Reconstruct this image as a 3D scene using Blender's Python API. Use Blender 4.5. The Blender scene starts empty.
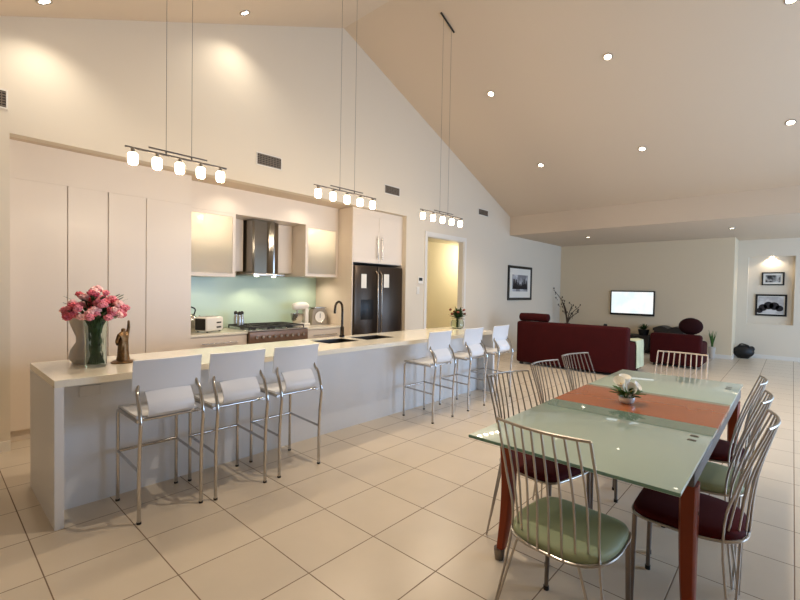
import bpy, bmesh, math, random
from mathutils import Vector, Matrix
random.seed(7)
PI = math.pi
S = bpy.context.scene
COL = S.collection

# ------------------------------------------------------------------ materials
def lin(c):
    return tuple((v/12.92 if v <= .04045 else ((v+.055)/1.055)**2.4) for v in c)
def rgb(r, g, b):
    return lin((r/255, g/255, b/255)) + (1.0,)
MATS = {}
def mat(name, col, rough=.5, metal=0., bump=0., bscale=40., var=0., vscale=6., trans=0., coat=0., emit=None, estr=0., spec=.5, ior=1.45, sheen=0.):
    m = bpy.data.materials.new(name); m.use_nodes = True
    nt = m.node_tree; N = nt.nodes; L = nt.links
    p = N['Principled BSDF']
    p.inputs['Base Color'].default_value = col
    p.inputs['Roughness'].default_value = rough
    p.inputs['Metallic'].default_value = metal
    p.inputs['Transmission Weight'].default_value = trans
    p.inputs['Coat Weight'].default_value = coat
    p.inputs['Coat Roughness'].default_value = .03
    p.inputs['Specular IOR Level'].default_value = spec
    p.inputs['IOR'].default_value = ior
    p.inputs['Sheen Weight'].default_value = sheen
    if emit:
        p.inputs['Emission Color'].default_value = emit
        p.inputs['Emission Strength'].default_value = estr
    tc = N.new('ShaderNodeTexCoord')
    if var > 0:
        n = N.new('ShaderNodeTexNoise'); n.inputs['Scale'].default_value = vscale; n.inputs['Detail'].default_value = 4
        L.new(tc.outputs['Object'], n.inputs['Vector'])
        r = N.new('ShaderNodeMapRange'); r.inputs['From Min'].default_value = .3; r.inputs['From Max'].default_value = .7
        r.inputs['To Min'].default_value = 1-var; r.inputs['To Max'].default_value = 1+var
        L.new(n.outputs['Fac'], r.inputs['Value'])
        mx = N.new('ShaderNodeVectorMath'); mx.operation = 'SCALE'
        mx.inputs[0].default_value = col[:3]
        L.new(r.outputs['Result'], mx.inputs['Scale']); L.new(mx.outputs['Vector'], p.inputs['Base Color'])
    if bump > 0:
        n = N.new('ShaderNodeTexNoise'); n.inputs['Scale'].default_value = bscale; n.inputs['Detail'].default_value = 3
        L.new(tc.outputs['Object'], n.inputs['Vector'])
        b = N.new('ShaderNodeBump'); b.inputs['Strength'].default_value = bump; b.inputs['Distance'].default_value = .01
        L.new(n.outputs['Fac'], b.inputs['Height']); L.new(b.outputs['Normal'], p.inputs['Normal'])
    MATS[name] = m
    return m

WALL = mat('wall paint', rgb(220, 207, 187), .75, bump=.03, bscale=120)
FARW = mat('far wall paint', rgb(220, 203, 174), .75, bump=.03, bscale=120)
CEIL = mat('ceiling paint', rgb(208, 189, 166), .8, bump=.03, bscale=90)
HALL = mat('hall paint', rgb(238, 230, 204), .8)
TRIM = mat('white gloss trim', rgb(226, 219, 208), .4)
CAB = mat('white satin cabinet', rgb(226, 212, 196), .35)
BAR = mat('island panel white', rgb(222, 220, 218), .35)
STONE = mat('cream stone top', rgb(238, 230, 212), .16, var=.03, vscale=60, coat=.3)
SPLASH = mat('green back painted glass', rgb(192, 212, 192), .3, coat=.1)
STEEL = mat('brushed steel', rgb(190, 186, 180), .24, metal=1, bump=.02, bscale=200)
DSTEEL = mat('dark steel', rgb(120, 112, 106), .3, metal=1)
CHROME = mat('chrome tube', rgb(192, 190, 188), .12, metal=1)
NICKEL = mat('satin nickel wire', rgb(176, 168, 158), .3, metal=1)
WWIRE = mat('pale enamelled wire', rgb(226, 214, 204), .35, metal=.3)
FRIDGE = mat('dark fridge steel', rgb(78, 68, 60), .3, metal=.85)
FRIDGEH = mat('fridge handle steel', rgb(150, 140, 130), .25, metal=1)
BLACK = mat('black plastic', rgb(18, 17, 17), .35)
DARK = mat('dark iron', rgb(30, 26, 24), .45)
LOUV = mat('grey louvre metal', rgb(132, 120, 106), .4, metal=.3)
DUCT = mat('duct grey', rgb(66, 60, 54), .8)
HOODM = mat('polished hood steel', rgb(150, 146, 140), .12, metal=1)
TAPM = mat('dark gunmetal', rgb(70, 64, 60), .2, metal=1)
KNOB = mat('cooker panel brown steel', rgb(134, 108, 92), .35, metal=.5)
SCALE = mat('taupe enamel', rgb(158, 146, 128), .4)
STOOLW = mat('white stool shell', rgb(222, 222, 224), .35)
WOOD = mat('cherry wood', rgb(170, 95, 54), .25, var=.04, vscale=3, coat=.4)
LEGW = mat('dark cherry leg', rgb(132, 54, 20), .4, var=.12, vscale=8, spec=.3)
RAIL = mat('grey metal rail', rgb(96, 95, 96), .4, metal=.5)
GREENS = mat('sage green vinyl', rgb(152, 162, 126), .6, bump=.04, bscale=160)
MAROONS = mat('maroon fabric seat', rgb(72, 12, 14), .8, spec=.2, bump=.1, bscale=200)
DMAR = mat('dark maroon velvet', rgb(40, 10, 12), .8, spec=.2, bump=.1, bscale=80)
SOFA = mat('maroon upholstery', rgb(58, 8, 10), .85, spec=.2, bump=.12, bscale=60, var=.12, vscale=4)
THROW = mat('cream green throw', rgb(196, 200, 168), .95, bump=.4, bscale=60, var=.1)
PINK = mat('pink carnation', rgb(228, 134, 146), .8, var=.18, vscale=40)
PINK2 = mat('deep rose carnation', rgb(206, 92, 106), .8, var=.2, vscale=40)
PINK3 = mat('pale pink carnation', rgb(244, 190, 186), .8, var=.15, vscale=40)
LEAF = mat('dark green leaf', rgb(46, 72, 30), .55, var=.3, vscale=25)
LEAF2 = mat('fresh green leaf', rgb(60, 98, 36), .5, var=.25, vscale=25)
LILY = mat('cream lily petal', rgb(250, 248, 238), .5)
YEL = mat('yellow spadix', rgb(222, 178, 60), .6)
BRONZE = mat('bronze', rgb(120, 92, 62), .28, metal=.8, bump=.4, bscale=60, var=.4, vscale=30)
FROSTV = mat('milky vase glass', rgb(214, 206, 196), .35, trans=.35)
SILVER = mat('pale ceramic bowl', rgb(222, 220, 216), .2, coat=.4)
SHELFW = mat('white kitchen plastic', rgb(236, 230, 220), .3)
PAPER = mat('note paper', rgb(232, 226, 214), .8)
RATTAN = mat('dry twig', rgb(70, 54, 40), .8)
RUST = mat('rust red flower', rgb(120, 62, 44), .8, var=.3, vscale=30)
BAGM = mat('black bag leather', rgb(16, 15, 16), .5, bump=.3, bscale=30)

def m_glass(name, col, rough=0.):
    m = bpy.data.materials.new(name); m.use_nodes = True
    p = m.node_tree.nodes['Principled BSDF']
    p.inputs['Base Color'].default_value = col; p.inputs['Transmission Weight'].default_value = 1
    p.inputs['Roughness'].default_value = rough; p.inputs['IOR'].default_value = 1.3
    return m
CLEAR = m_glass('clear vase glass', rgb(236, 244, 236))
def m_frost(name, col, tw):
    m = bpy.data.materials.new(name); m.use_nodes = True
    nt = m.node_tree; N = nt.nodes; L = nt.links
    N.remove(N['Principled BSDF'])
    t = N.new('ShaderNodeBsdfTranslucent'); t.inputs['Color'].default_value = col
    d = N.new('ShaderNodeBsdfPrincipled'); d.inputs['Base Color'].default_value = col; d.inputs['Roughness'].default_value = .2
    g = N.new('ShaderNodeBsdfRefraction'); g.inputs['Color'].default_value = col; g.inputs['Roughness'].default_value = .6; g.inputs['IOR'].default_value = 1.15
    x = N.new('ShaderNodeMixShader'); x.inputs['Fac'].default_value = .4
    y = N.new('ShaderNodeMixShader'); y.inputs['Fac'].default_value = tw
    L.new(t.outputs[0], x.inputs[1]); L.new(g.outputs[0], x.inputs[2])
    L.new(d.outputs[0], y.inputs[1]); L.new(x.outputs[0], y.inputs[2]); L.new(y.outputs[0], N['Material Output'].inputs['Surface'])
    return m
FROST = m_frost('frosted door glass', rgb(246, 244, 236), .8)
def m_table():
    m = mat('frosted table glass', rgb(178, 198, 184), .3, coat=.8, trans=.08)
    m.node_tree.nodes['Principled BSDF'].inputs['Coat Roughness'].default_value = .02
    return m
TGLASS = m_table()
TMARGIN = mat('green table glass margin', rgb(132, 162, 146), .15, coat=1., trans=.2)
TEDGE = mat('green glass edge', rgb(128, 168, 150), .1, trans=.2)

def m_emit(name, col, s):
    m = bpy.data.materials.new(name); m.use_nodes = True
    nt = m.node_tree; N = nt.nodes
    p = N['Principled BSDF']; p.inputs['Base Color'].default_value = col
    p.inputs['Emission Color'].default_value = col; p.inputs['Emission Strength'].default_value = s
    return m
GLOBE = m_emit('lit opal glass', rgb(255, 236, 200), 9.)
LAMP = m_emit('lit halogen lamp', rgb(255, 240, 214), 14.)

def m_tiles():
    m = bpy.data.materials.new('cream floor tiles'); m.use_nodes = True
    nt = m.node_tree; N = nt.nodes; L = nt.links; p = N['Principled BSDF']
    tc = N.new('ShaderNodeTexCoord'); sx = N.new('ShaderNodeSeparateXYZ'); L.new(tc.outputs['Object'], sx.inputs[0])
    def M(op, a, b=None, c=None):
        n = N.new('ShaderNodeMath'); n.operation = op
        for i, v in enumerate((a, b, c)):
            if v is None: continue
            if isinstance(v, (int, float)): n.inputs[i].default_value = v
            else: L.new(v, n.inputs[i])
        return n.outputs[0]
    T = .4553
    u = M('DIVIDE', M('SUBTRACT', sx.outputs['X'], .399), T); v = M('DIVIDE', M('SUBTRACT', sx.outputs['Y'], 2.230), T)
    fu = M('FRACT', u); fv = M('FRACT', v)
    du = M('MINIMUM', fu, M('SUBTRACT', 1., fu)); dv = M('MINIMUM', fv, M('SUBTRACT', 1., fv))
    d = M('MINIMUM', du, dv)
    g = N.new('ShaderNodeMapRange'); g.interpolation_type = 'SMOOTHSTEP'
    g.inputs['From Min'].default_value = .004; g.inputs['From Max'].default_value = .0085
    L.new(d, g.inputs['Value'])
    cb = N.new('ShaderNodeCombineXYZ'); L.new(M('FLOOR', u), cb.inputs[0]); L.new(M('FLOOR', v), cb.inputs[1])
    wn = N.new('ShaderNodeTexWhiteNoise'); L.new(cb.outputs[0], wn.inputs['Vector'])
    no = N.new('ShaderNodeTexNoise'); no.inputs['Scale'].default_value = 3.5; no.inputs['Detail'].default_value = 5
    L.new(tc.outputs['Object'], no.inputs['Vector'])
    k = M('ADD', M('MULTIPLY', wn.outputs['Value'], .05), M('MULTIPLY', no.outputs['Fac'], .14))
    k = M('ADD', k, .88)
    sc = N.new('ShaderNodeVectorMath'); sc.operation = 'SCALE'; sc.inputs[0].default_value = rgb(208, 194, 174)[:3]; L.new(k, sc.inputs['Scale'])
    mx = N.new('ShaderNodeMix'); mx.data_type = 'RGBA'
    L.new(g.outputs['Result'], mx.inputs['Factor']); mx.inputs[6].default_value = rgb(122, 100, 78); L.new(sc.outputs['Vector'], mx.inputs[7])
    L.new(mx.outputs[2], p.inputs['Base Color'])
    L.new(M('SUBTRACT', .75, M('MULTIPLY', g.outputs['Result'], .47)), p.inputs['Roughness'])
    b = N.new('ShaderNodeBump'); b.inputs['Strength'].default_value = .4; b.inputs['Distance'].default_value = .004
    L.new(g.outputs['Result'], b.inputs['Height']); L.new(b.outputs['Normal'], p.inputs['Normal'])
    return m
TILES = m_tiles()

def m_screen():
    m = bpy.data.materials.new('lit television screen'); m.use_nodes = True
    nt = m.node_tree; N = nt.nodes; L = nt.links; p = N['Principled BSDF']
    tc = N.new('ShaderNodeTexCoord'); n = N.new('ShaderNodeTexNoise'); n.inputs['Scale'].default_value = 3
    L.new(tc.outputs['Object'], n.inputs['Vector'])
    r = N.new('ShaderNodeValToRGB'); r.color_ramp.elements[0].position = .42; r.color_ramp.elements[0].color = rgb(232, 246, 250)
    r.color_ramp.elements[1].position = .58; r.color_ramp.elements[1].color = rgb(252, 252, 250)
    L.new(n.outputs['Fac'], r.inputs[0]); L.new(r.outputs[0], p.inputs['Emission Color']); p.inputs['Emission Strength'].default_value = 1.
    p.inputs['Base Color'].default_value = (.02, .02, .02, 1); p.inputs['Roughness'].default_value = .2
    return m
SCREEN = m_screen()

def m_art(name, seed, scale, lo, hi):
    m = bpy.data.materials.new(name); m.use_nodes = True
    nt = m.node_tree; N = nt.nodes; L = nt.links; p = N['Principled BSDF']; p.inputs['Roughness'].default_value = .7
    tc = N.new('ShaderNodeTexCoord'); mp = N.new('ShaderNodeMapping'); mp.inputs['Location'].default_value = (seed, seed*2, seed*.7)
    L.new(tc.outputs['Object'], mp.inputs[0])
    n = N.new('ShaderNodeTexNoise'); n.inputs['Scale'].default_value = scale; n.inputs['Detail'].default_value = 5; L.new(mp.outputs[0], n.inputs['Vector'])
    r = N.new('ShaderNodeValToRGB'); r.color_ramp.elements[0].position = .44; r.color_ramp.elements[0].color = lo
    r.color_ramp.elements[1].position = .6; r.color_ramp.elements[1].color = hi
    L.new(n.outputs['Fac'], r.inputs[0]); L.new(r.outputs[0], p.inputs['Base Color'])
    return m

# ------------------------------------------------------------------ builders
class B:
    def __init__(s): s.bm = bmesh.new()
    def box(s, x0, x1, y0, y1, z0, z1, bevel=0., seg=2, mtx=None):
        vs = [s.bm.verts.new((x, y, z)) for x in (x0, x1) for y in (y0, y1) for z in (z0, z1)]
        F = [(0, 1, 3, 2), (4, 6, 7, 5), (0, 4, 5, 1), (2, 3, 7, 6), (0, 2, 6, 4), (1, 5, 7, 3)]
        fs = [s.bm.faces.new([vs[i] for i in f]) for f in F]
        if bevel > 0:
            es = list({e for f in fs for e in f.edges})
            r = bmesh.ops.bevel(s.bm, geom=es, offset=bevel, segments=seg, profile=.5, affect='EDGES')
            vs = list({v for f in r['faces'] for v in f.verts} | {v for v in vs if v.is_valid})
        if mtx is not None: bmesh.ops.transform(s.bm, matrix=mtx, verts=[v for v in vs if v.is_valid])
        return s
    def ring(s, c, a, b, r, n):
        return [s.bm.verts.new(c + a*(r*math.cos(2*PI*i/n)) + b*(r*math.sin(2*PI*i/n))) for i in range(n)]
    def tube(s, pts, r, n=8, closed=False, smooth=0):
        P = [Vector(p) for p in pts]
        R = list(r) if isinstance(r, (list, tuple)) else [r]*len(P)
        if smooth and len(P) > 2:
            Q, RR = [], []
            m = len(P)
            for i in range(m if closed else m-1):
                p0 = P[(i-1) % m] if (closed or i > 0) else P[0]*2-P[1]
                p1, p2 = P[i], P[(i+1) % m]
                p3 = P[(i+2) % m] if (closed or i+2 < m) else P[-1]*2-P[-2]
                for k in range(smooth):
                    t = k/smooth
                    Q.append(.5*((2*p1)+(p2-p0)*t+(2*p0-5*p1+4*p2-p3)*t*t+(3*p1-p0-3*p2+p3)*t**3))
                    RR.append(R[i]*(1-t)+R[(i+1) % m]*t)
            if not closed: Q.append(P[-1]); RR.append(R[-1])
            P, R = Q, RR
        m = len(P); rings = []; up = None
        for i in range(m):
            if closed: t = (P[(i+1) % m]-P[i-1])
            else: t = (P[min(i+1, m-1)]-P[max(i-1, 0)])
            t.normalize()
            if up is None:
                up = Vector((0, 0, 1)) if abs(t.z) < .9 else Vector((1, 0, 0))
            a = (up - t*up.dot(t)).normalized(); b = t.cross(a); up = a
            rings.append(s.ring(P[i], a, b, R[i], n))
        for i in range(m if closed else m-1):
            A, C = rings[i], rings[(i+1) % m]
            for k in range(n): s.bm.faces.new((A[k], A[(k+1) % n], C[(k+1) % n], C[k]))
        if not closed:
            s.bm.faces.new(rings[0][::-1]); s.bm.faces.new(rings[-1])
        return s
    def cyl(s, p0, p1, r, r1=None, n=16):
        return s.tube([p0, p1], [r, r if r1 is None else r1], n)
    def lathe(s, prof, c=(0, 0, 0), n=24):
        c = Vector(c); rings = []
        for r, z in prof:
            if r <= 1e-6: rings.append([s.bm.verts.new(c+Vector((0, 0, z)))])
            else: rings.append([s.bm.verts.new(c+Vector((r*math.cos(2*PI*i/n), r*math.sin(2*PI*i/n), z))) for i in range(n)])
        for A, C in zip(rings, rings[1:]):
            for k in range(n):
                if len(A) == 1 and len(C) == 1: continue
                if len(A) == 1: s.bm.faces.new((A[0], C[(k+1) % n], C[k]))
                elif len(C) == 1: s.bm.faces.new((A[k], A[(k+1) % n], C[0]))
                else: s.bm.faces.new((A[k], A[(k+1) % n], C[(k+1) % n], C[k]))
        for R, rev in ((rings[0], True), (rings[-1], False)):
            if len(R) > 2: s.bm.faces.new(R[::-1] if rev else R)
        return s
    def ball(s, c, r, sc=(1, 1, 1), sub=2, noise=0.):
        r_ = bmesh.ops.create_icosphere(s.bm, subdivisions=sub, radius=r)
        for v in r_['verts']:
            k = 1+random.uniform(-noise, noise)
            v.co = Vector((v.co.x*sc[0]*k+c[0], v.co.y*sc[1]*k+c[1], v.co.z*sc[2]*k+c[2]))
        return s
    def prism(s, poly, ax, a, b):
        """poly of (u,v) extruded along axis ax between a and b"""
        def P(u, v, w):
            return {'x': (w, u, v), 'y': (u, w, v), 'z': (u, v, w)}[ax]
        A = [s.bm.verts.new(P(u, v, a)) for u, v in poly]; C = [s.bm.verts.new(P(u, v, b)) for u, v in poly]
        n = len(poly)
        s.bm.faces.new(A); s.bm.faces.new(C[::-1])
        for i in range(n): s.bm.faces.new((A[i], C[i], C[(i+1) % n], A[(i+1) % n]))
        return s
    def grid(s, G, thick=0.):
        """G rows of points; a sheet given thickness along its normals"""
        R, Cn = len(G), len(G[0])
        P = [[Vector(p) for p in row] for row in G]
        def nrm(i, j):
            a = P[min(i+1, R-1)][j]-P[max(i-1, 0)][j]; b = P[i][min(j+1, Cn-1)]-P[i][max(j-1, 0)]
            n = a.cross(b); return n.normalized() if n.length > 1e-9 else Vector((0, 0, 1))
        T = [[s.bm.verts.new(P[i][j]+nrm(i, j)*thick/2) for j in range(Cn)] for i in range(R)]
        D = [[s.bm.verts.new(P[i][j]-nrm(i, j)*thick/2) for j in range(Cn)] for i in range(R)]
        for i in range(R-1):
            for j in range(Cn-1):
                s.bm.faces.new((T[i][j], T[i+1][j], T[i+1][j+1], T[i][j+1])); s.bm.faces.new((D[i][j], D[i][j+1], D[i+1][j+1], D[i+1][j]))
        for i in range(R-1):
            s.bm.faces.new((T[i][0], D[i][0], D[i+1][0], T[i+1][0])); s.bm.faces.new((T[i][-1], T[i+1][-1], D[i+1][-1], D[i][-1]))
        for j in range(Cn-1):
            s.bm.faces.new((T[0][j], T[0][j+1], D[0][j+1], D[0][j])); s.bm.faces.new((T[-1][j], D[-1][j], D[-1][j+1], T[-1][j+1]))
        return s
    def build(s, name, m, parent=None, loc=(0, 0, 0), rot=(0, 0, 0), smooth=True, ang=40):
        bmesh.ops.recalc_face_normals(s.bm, faces=s.bm.faces)
        me = bpy.data.meshes.new(name); s.bm.to_mesh(me); s.bm.free()
        me.materials.append(m)
        if smooth:
            me.polygons.foreach_set('use_smooth', [True]*len(me.polygons))
            me.set_sharp_from_angle(angle=math.radians(ang))
        o = bpy.data.objects.new(name, me); COL.objects.link(o)
        o.location = loc; o.rotation_euler = rot
        if parent: o.parent = parent
        return o

def tag(o, label, cat, group=None):
    o['label'] = label; o['category'] = cat
    if group: o['group'] = group
    return o
def thing(name, label, cat, loc=(0, 0, 0), rz=0., group=None):
    o = bpy.data.objects.new(name, None); COL.objects.link(o); o.empty_display_size = .1
    o.location = loc; o.rotation_euler = (0, 0, rz)
    return tag(o, label, cat, group)
def struct(name, b, m, smooth=False):
    o = b.build(name, m, smooth=smooth); o['kind'] = 'structure'; return o
KIDS = {}
def dup(root, loc, rz, label):
    r = root.copy(); COL.objects.link(r); r.location = loc; r.rotation_euler = (0, 0, rz); r['label'] = label
    for ch in list(root.children):
        c = ch.copy(); COL.objects.link(c); c.parent = r
        for g in list(ch.children):
            d = g.copy(); COL.objects.link(d); d.parent = c
    return r
def light(kind, name, loc, power, col=(1, .84, .64), size=.03, rot=(0, 0, 0), spot=100, blend=.6):
    d = bpy.data.lights.new(name, kind); d.energy = power; d.color = col
    if kind == 'AREA': d.shape = 'RECTANGLE'; d.size, d.size_y = size
    else: d.shadow_soft_size = size
    if kind == 'SPOT': d.spot_size = math.radians(spot); d.spot_blend = blend
    o = bpy.data.objects.new(name, d); COL.objects.link(o); o.location = loc; o.rotation_euler = rot
    return o

# ------------------------------------------------------------------ the setting
YW = 4.95; YK = 5.95; XF = 12.3; XN = 13.1; ZB = 2.76
RX, RZ, SR, SL = 4.15, 5.23, .40, .425
def zc(x): return RZ-SR*(x-RX) if x > RX else RZ-SL*(RX-x)
struct('floor', B().box(-2.8, 13.5, -3.2, 7.2, -.12, 0), TILES)
# long left wall under the gable, with the kitchen recess and the doorway cut out
NX0, NX1, NZ = .51, 5.60, 2.71
DX0, DX1, DZ = 6.17, 7.36, 2.44
w = [(-2.8, 0), (NX0, 0), (NX0, NZ), (NX1, NZ), (NX1, 0), (DX0, 0), (DX0, DZ), (DX1, DZ), (DX1, 0), (XN+.11, 0), (XN+.11, 3.2), (9.25, 3.2), (RX, RZ), (-2.8, zc(-2.8))]
struct('wall_left', B().prism(w, 'y', YW, YW+.12), WALL)
struct('ceiling_right', B().prism([(RX, RZ), (9.25, zc(9.25)), (9.25, zc(9.25)+.12), (RX, RZ+.12)], 'y', -3.2, YW+.12), CEIL)
struct('ceiling_left', B().prism([(RX, RZ), (RX, RZ+.12), (-2.8, zc(-2.8)+.12), (-2.8, zc(-2.8))], 'y', -3.2, YW+.12), CEIL)
struct('ceiling_lounge', B().box(9.25, 13.5, -3.2, YW, ZB, 3.35), CEIL)
struct('wall_far', B().box(XF, XN+.25, 1.0, YW, 0, ZB), FARW)
# stepped back wall with the picture niche
nb = B()
ny0, ny1, nz0, nz1 = -.02, .80, .80, 2.36
nb.box(XN, XN+.11, -3.2, ny0, 0, ZB).box(XN, XN+.11, ny1, 1.0, 0, ZB).box(XN, XN+.11, ny0, ny1, 0, nz0).box(XN, XN+.11, ny0, ny1, nz1, ZB).box(XN+.11, XN+.3, -3.2, 1.0, 0, ZB)
struct('wall_niche', nb, WALL)
# kitchen recess shell
struct('wall_kitchen_back', B().box(NX0-.12, NX1+.12, YK, YK+.12, 0, NZ+.12), WALL)
struct('wall_kitchen_left', B().box(NX0-.12, NX0, YW+.12, YK, 0, NZ+.12), WALL)
struct('wall_kitchen_right', B().box(NX1, NX1+.12, YW+.12, YK, 0, NZ+.12), WALL)
struct('ceiling_kitchen', B().box(NX0, NX1, YW+.12, YK, NZ, NZ+.12), CEIL)
struct('trim_1', B().box(2.10, 4.452, 5.38, YK, 2.385, NZ), CAB)          # boxed panel above the wall units
struct('trim_2', B().box(NX0, 2.095, 5.16, YK, 2.375, NZ), CAB)           # boxed panel above the tall doors
# hallway behind the doorway
struct('wall_hall', B().box(5.8, 10.2, 6.4, 6.5, 0, 2.7).box(5.72, 5.84, YW+.12, 6.5, 0, 2.7).box(10.1, 10.2, YW+.12, 6.4, 0, 2.7), HALL)
struct('ceiling_hall', B().box(5.8, 10.2, YW+.12, 6.5, 2.6, 2.7), HALL)
a = B()
a.box(DX0-.07, DX0, YW-.018, YW, 0, DZ+.07).box(DX1, DX1+.07, YW-.018, YW, 0, DZ+.07).box(DX0, DX1, YW-.018, YW, DZ, DZ+.07)
a.box(DX0, DX0+.02, YW, YW+.12, 0, DZ).box(DX1-.02, DX1, YW, YW+.12, 0, DZ).box(DX0+.02, DX1-.02, YW, YW+.12, DZ-.02, DZ)
struct('trim_3', a, TRIM)
struct('baseboard_left', B().box(-2.6, NX0, YW-.015, YW, 0, .09).box(NX1, DX0-.07, YW-.015, YW, 0, .09).box(DX1+.07, XF, YW-.015, YW, 0, .09), TRIM)
struct('baseboard_far', B().box(XF-.015, XF, 1.0, YW-.015, 0, .09).box(XN-.015, XN, -3.2, .985, 0, .09).box(XF-.015, XN, .985, 1.0, 0, .09), TRIM)
# unseen sides of the room: windows to the evening sky
wr = B().box(-2.8, 13.4, -3.2, -3.08, 0, .35).box(-2.8, 13.4, -3.2, -3.08, 2.5, 5.4)
for x0, x1 in ((-2.8, 3.9), (7.2, 9.5), (12.6, 13.4)): wr.box(x0, x1, -3.2, -3.08, .35, 2.5)
struct('wall_right', wr, WALL)
struct('wall_back', B().box(-2.8, -2.68, -3.08, YW, 0, 2.4), WALL)
for n_, (x0, x1) in enumerate(((3.9, 7.2), (9.5, 12.6))):
    f = B().box(x0, x0+.05, -3.17, -3.10, .35, 2.5).box(x1-.05, x1, -3.17, -3.10, .35, 2.5).box(x0, x1, -3.17, -3.10, .35, .4).box(x0, x1, -3.17, -3.10, 2.45, 2.5).box((x0+x1)/2-.03, (x0+x1)/2+.03, -3.17, -3.10, .4, 2.45)
    struct('window_%d' % (n_+1), f, TRIM)

# ------------------------------------------------------------------ kitchen joinery
GP = 'tall pantry units'
def pantry(label, x0, x1, xm, xe):
    t = thing('pantry_cupboard', label, 'cupboard', ((x0+x1)/2, 5.18, 0), 0, GP)
    cx = (x0+x1)/2
    B().box(x0-cx, x1-cx, 0, YK-5.183, .10, 2.374).build('body', CAB, t)
    B().box(x0-cx, x1-cx, .03, YK-5.183, 0, .10).build('kickboard', CAB, t)
    for a, b in ((x0, xm), (xm, x1)):
        B().box(a-cx+.004, b-cx-.004, -.02, 0, .11, 2.3742).build('door', CAB, t)
    return t
pantry('white two-door pantry cupboard, left of the pair, by the recess corner', NX0+.005, 1.275, .945, 0)
pantry('white two-door pantry cupboard, right of the pair, beside the green splashback', 1.277, 2.10, 1.625, 0)

ZBN = .865
t = tag(B().box(2.105, 4.452, YK-.010, YK-.001, ZBN-.0005, 1.615).build('splashback', SPLASH), 'pale green glass splashback on the kitchen wall behind the cooker', 'splashback')
def base(label, x0, x1, dr):
    t = thing('base_cabinet', label, 'cabinet', ((x0+x1)/2, 5.25, 0), 0, 'base cabinets beside the cooker')
    h = (x1-x0)/2
    B().box(-h, h, .02, YK-5.25-.015, .1, ZBN-.03).build('body', CAB, t)
    B().box(-h, h, .07, YK-5.25-.015, 0, .1).build('kickboard', CAB, t)
    z = ZBN-.035
    for k in range(3):
        hh = (.17, .25, .28)[k]
        d = B().box(-h+.003, h-.003, 0, .02, z-hh, z-.004, .002, 1).build('drawer', CAB, t)
        B().cyl((-.22, -.03, z-hh/2), (.22, -.03, z-hh/2), .008, n=10).cyl((-.2, -.03, z-hh/2), (-.2, 0, z-hh/2), .006, n=8).cyl((.2, -.03, z-hh/2), (.2, 0, z-hh/2), .006, n=8).build('handle', STEEL, d)
        z -= hh
    return t
CK0, CK1 = 2.85, 3.76
base('white three-drawer base cabinet under the toaster, left of the cooker', 2.105, CK0-.004, 0)
base('white three-drawer base cabinet under the stand mixer, right of the cooker', CK1+.004, 4.45, 0)
tag(B().box(2.105, CK0-.003, 5.23, YK-.001, ZBN-.03, ZBN-.0005, .003, 1).build('worktop', STONE), 'cream stone worktop under the white toaster', 'worktop')
tag(B().box(CK1+.003, 4.455, 5.23, YK-.001, ZBN-.03, ZBN-.0005, .003, 1).build('worktop', STONE), 'cream stone worktop under the mixer and the kitchen scale', 'worktop')

# range cooker
t = thing('range_cooker', 'wide steel range cooker with a row of knobs in the back bench', 'cooker', ((CK0+CK1)/2, 5.2, 0))
h = (CK1-CK0)/2
B().box(-h, h, .03, YK-5.2-.02, .05, ZBN-.005).build('body', DSTEEL, t)
d = B().box(-h+.01, h-.01, 0, .03, .14, .70, .006).build('oven_door', DSTEEL, t)
B().box(-h+.12, h-.12, -.003, 0, .24, .58).build('oven_window', BLACK, d)
B().cyl((-h+.06, -.045, .66), (h-.06, -.045, .66), .012, n=12).cyl((-h+.08, -.045, .66), (-h+.08, .0, .66), .008).cyl((h-.08, -.045, .66), (h-.08, 0, .66), .008).build('handle', STEEL, d)
B().box(-h, h, -.01, .03, .71, ZBN-.01, .006).build('control_panel', KNOB, t)
for k in range(9):
    x = -h+.09+k*(2*h-.18)/8
    B().cyl((x, -.01, .785), (x, -.04, .785), .022, .019, n=16).build('knob', STEEL, t)
B().box(-h, h, .0, YK-5.2-.02, ZBN-.005, ZBN+.012, .004, 1).build('hob', STEEL, t)
for k in range(3):
    x0 = -h+.03+k*(2*h-.04)/3; x1 = x0+(2*h-.1)/3
    g = B(); zz = ZBN+.045
    for (p, q) in (((x0, .06), (x1, .06)), ((x1, .06), (x1, .62)), ((x1, .62), (x0, .62)), ((x0, .62), (x0, .06)), ((x0, .34), (x1, .34)), (((x0+x1)/2, .06), ((x0+x1)/2, .62))):
        g.cyl((p[0], p[1], zz), (q[0], q[1], zz), .011, n=6)
    for x in (x0, x1):
        for y in (.06, .62): g.cyl((x, y, ZBN+.01), (x, y, zz), .010, n=6)
    g.build('pan_support', DARK, t)
    for y in (.2, .48): B().lathe([(.045, ZBN+.012), (.045, ZBN+.025), (.03, ZBN+.033), (0, ZBN+.033)], ((x0+x1)/2, y, 0), 16).build('burner', DARK, t)

# range hood
t = thing('range_hood', 'tall polished steel range hood above the cooker', 'range hood', (3.29, 5.7, 1.6))
B().prism([(-.235, .24), (-.235, -.18), (-.21, -.20), (.0, -.16), (.05, -.19), (.10, -.20), (.14, -.12), (.235, -.08), (.235, .24)], 'z', .04, .78).build('chimney', HOODM, t)
B().box(-.25, .25, -.24, .24, 0, .04, .008).build('canopy_lip', STEEL, t)
for x in (-.15, .12): B().lathe([(.0, -.006), (.03, -.006), (.03, .0)], (x, -.15, 0), 16).build('hood_lamp', LAMP, t)

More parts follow.
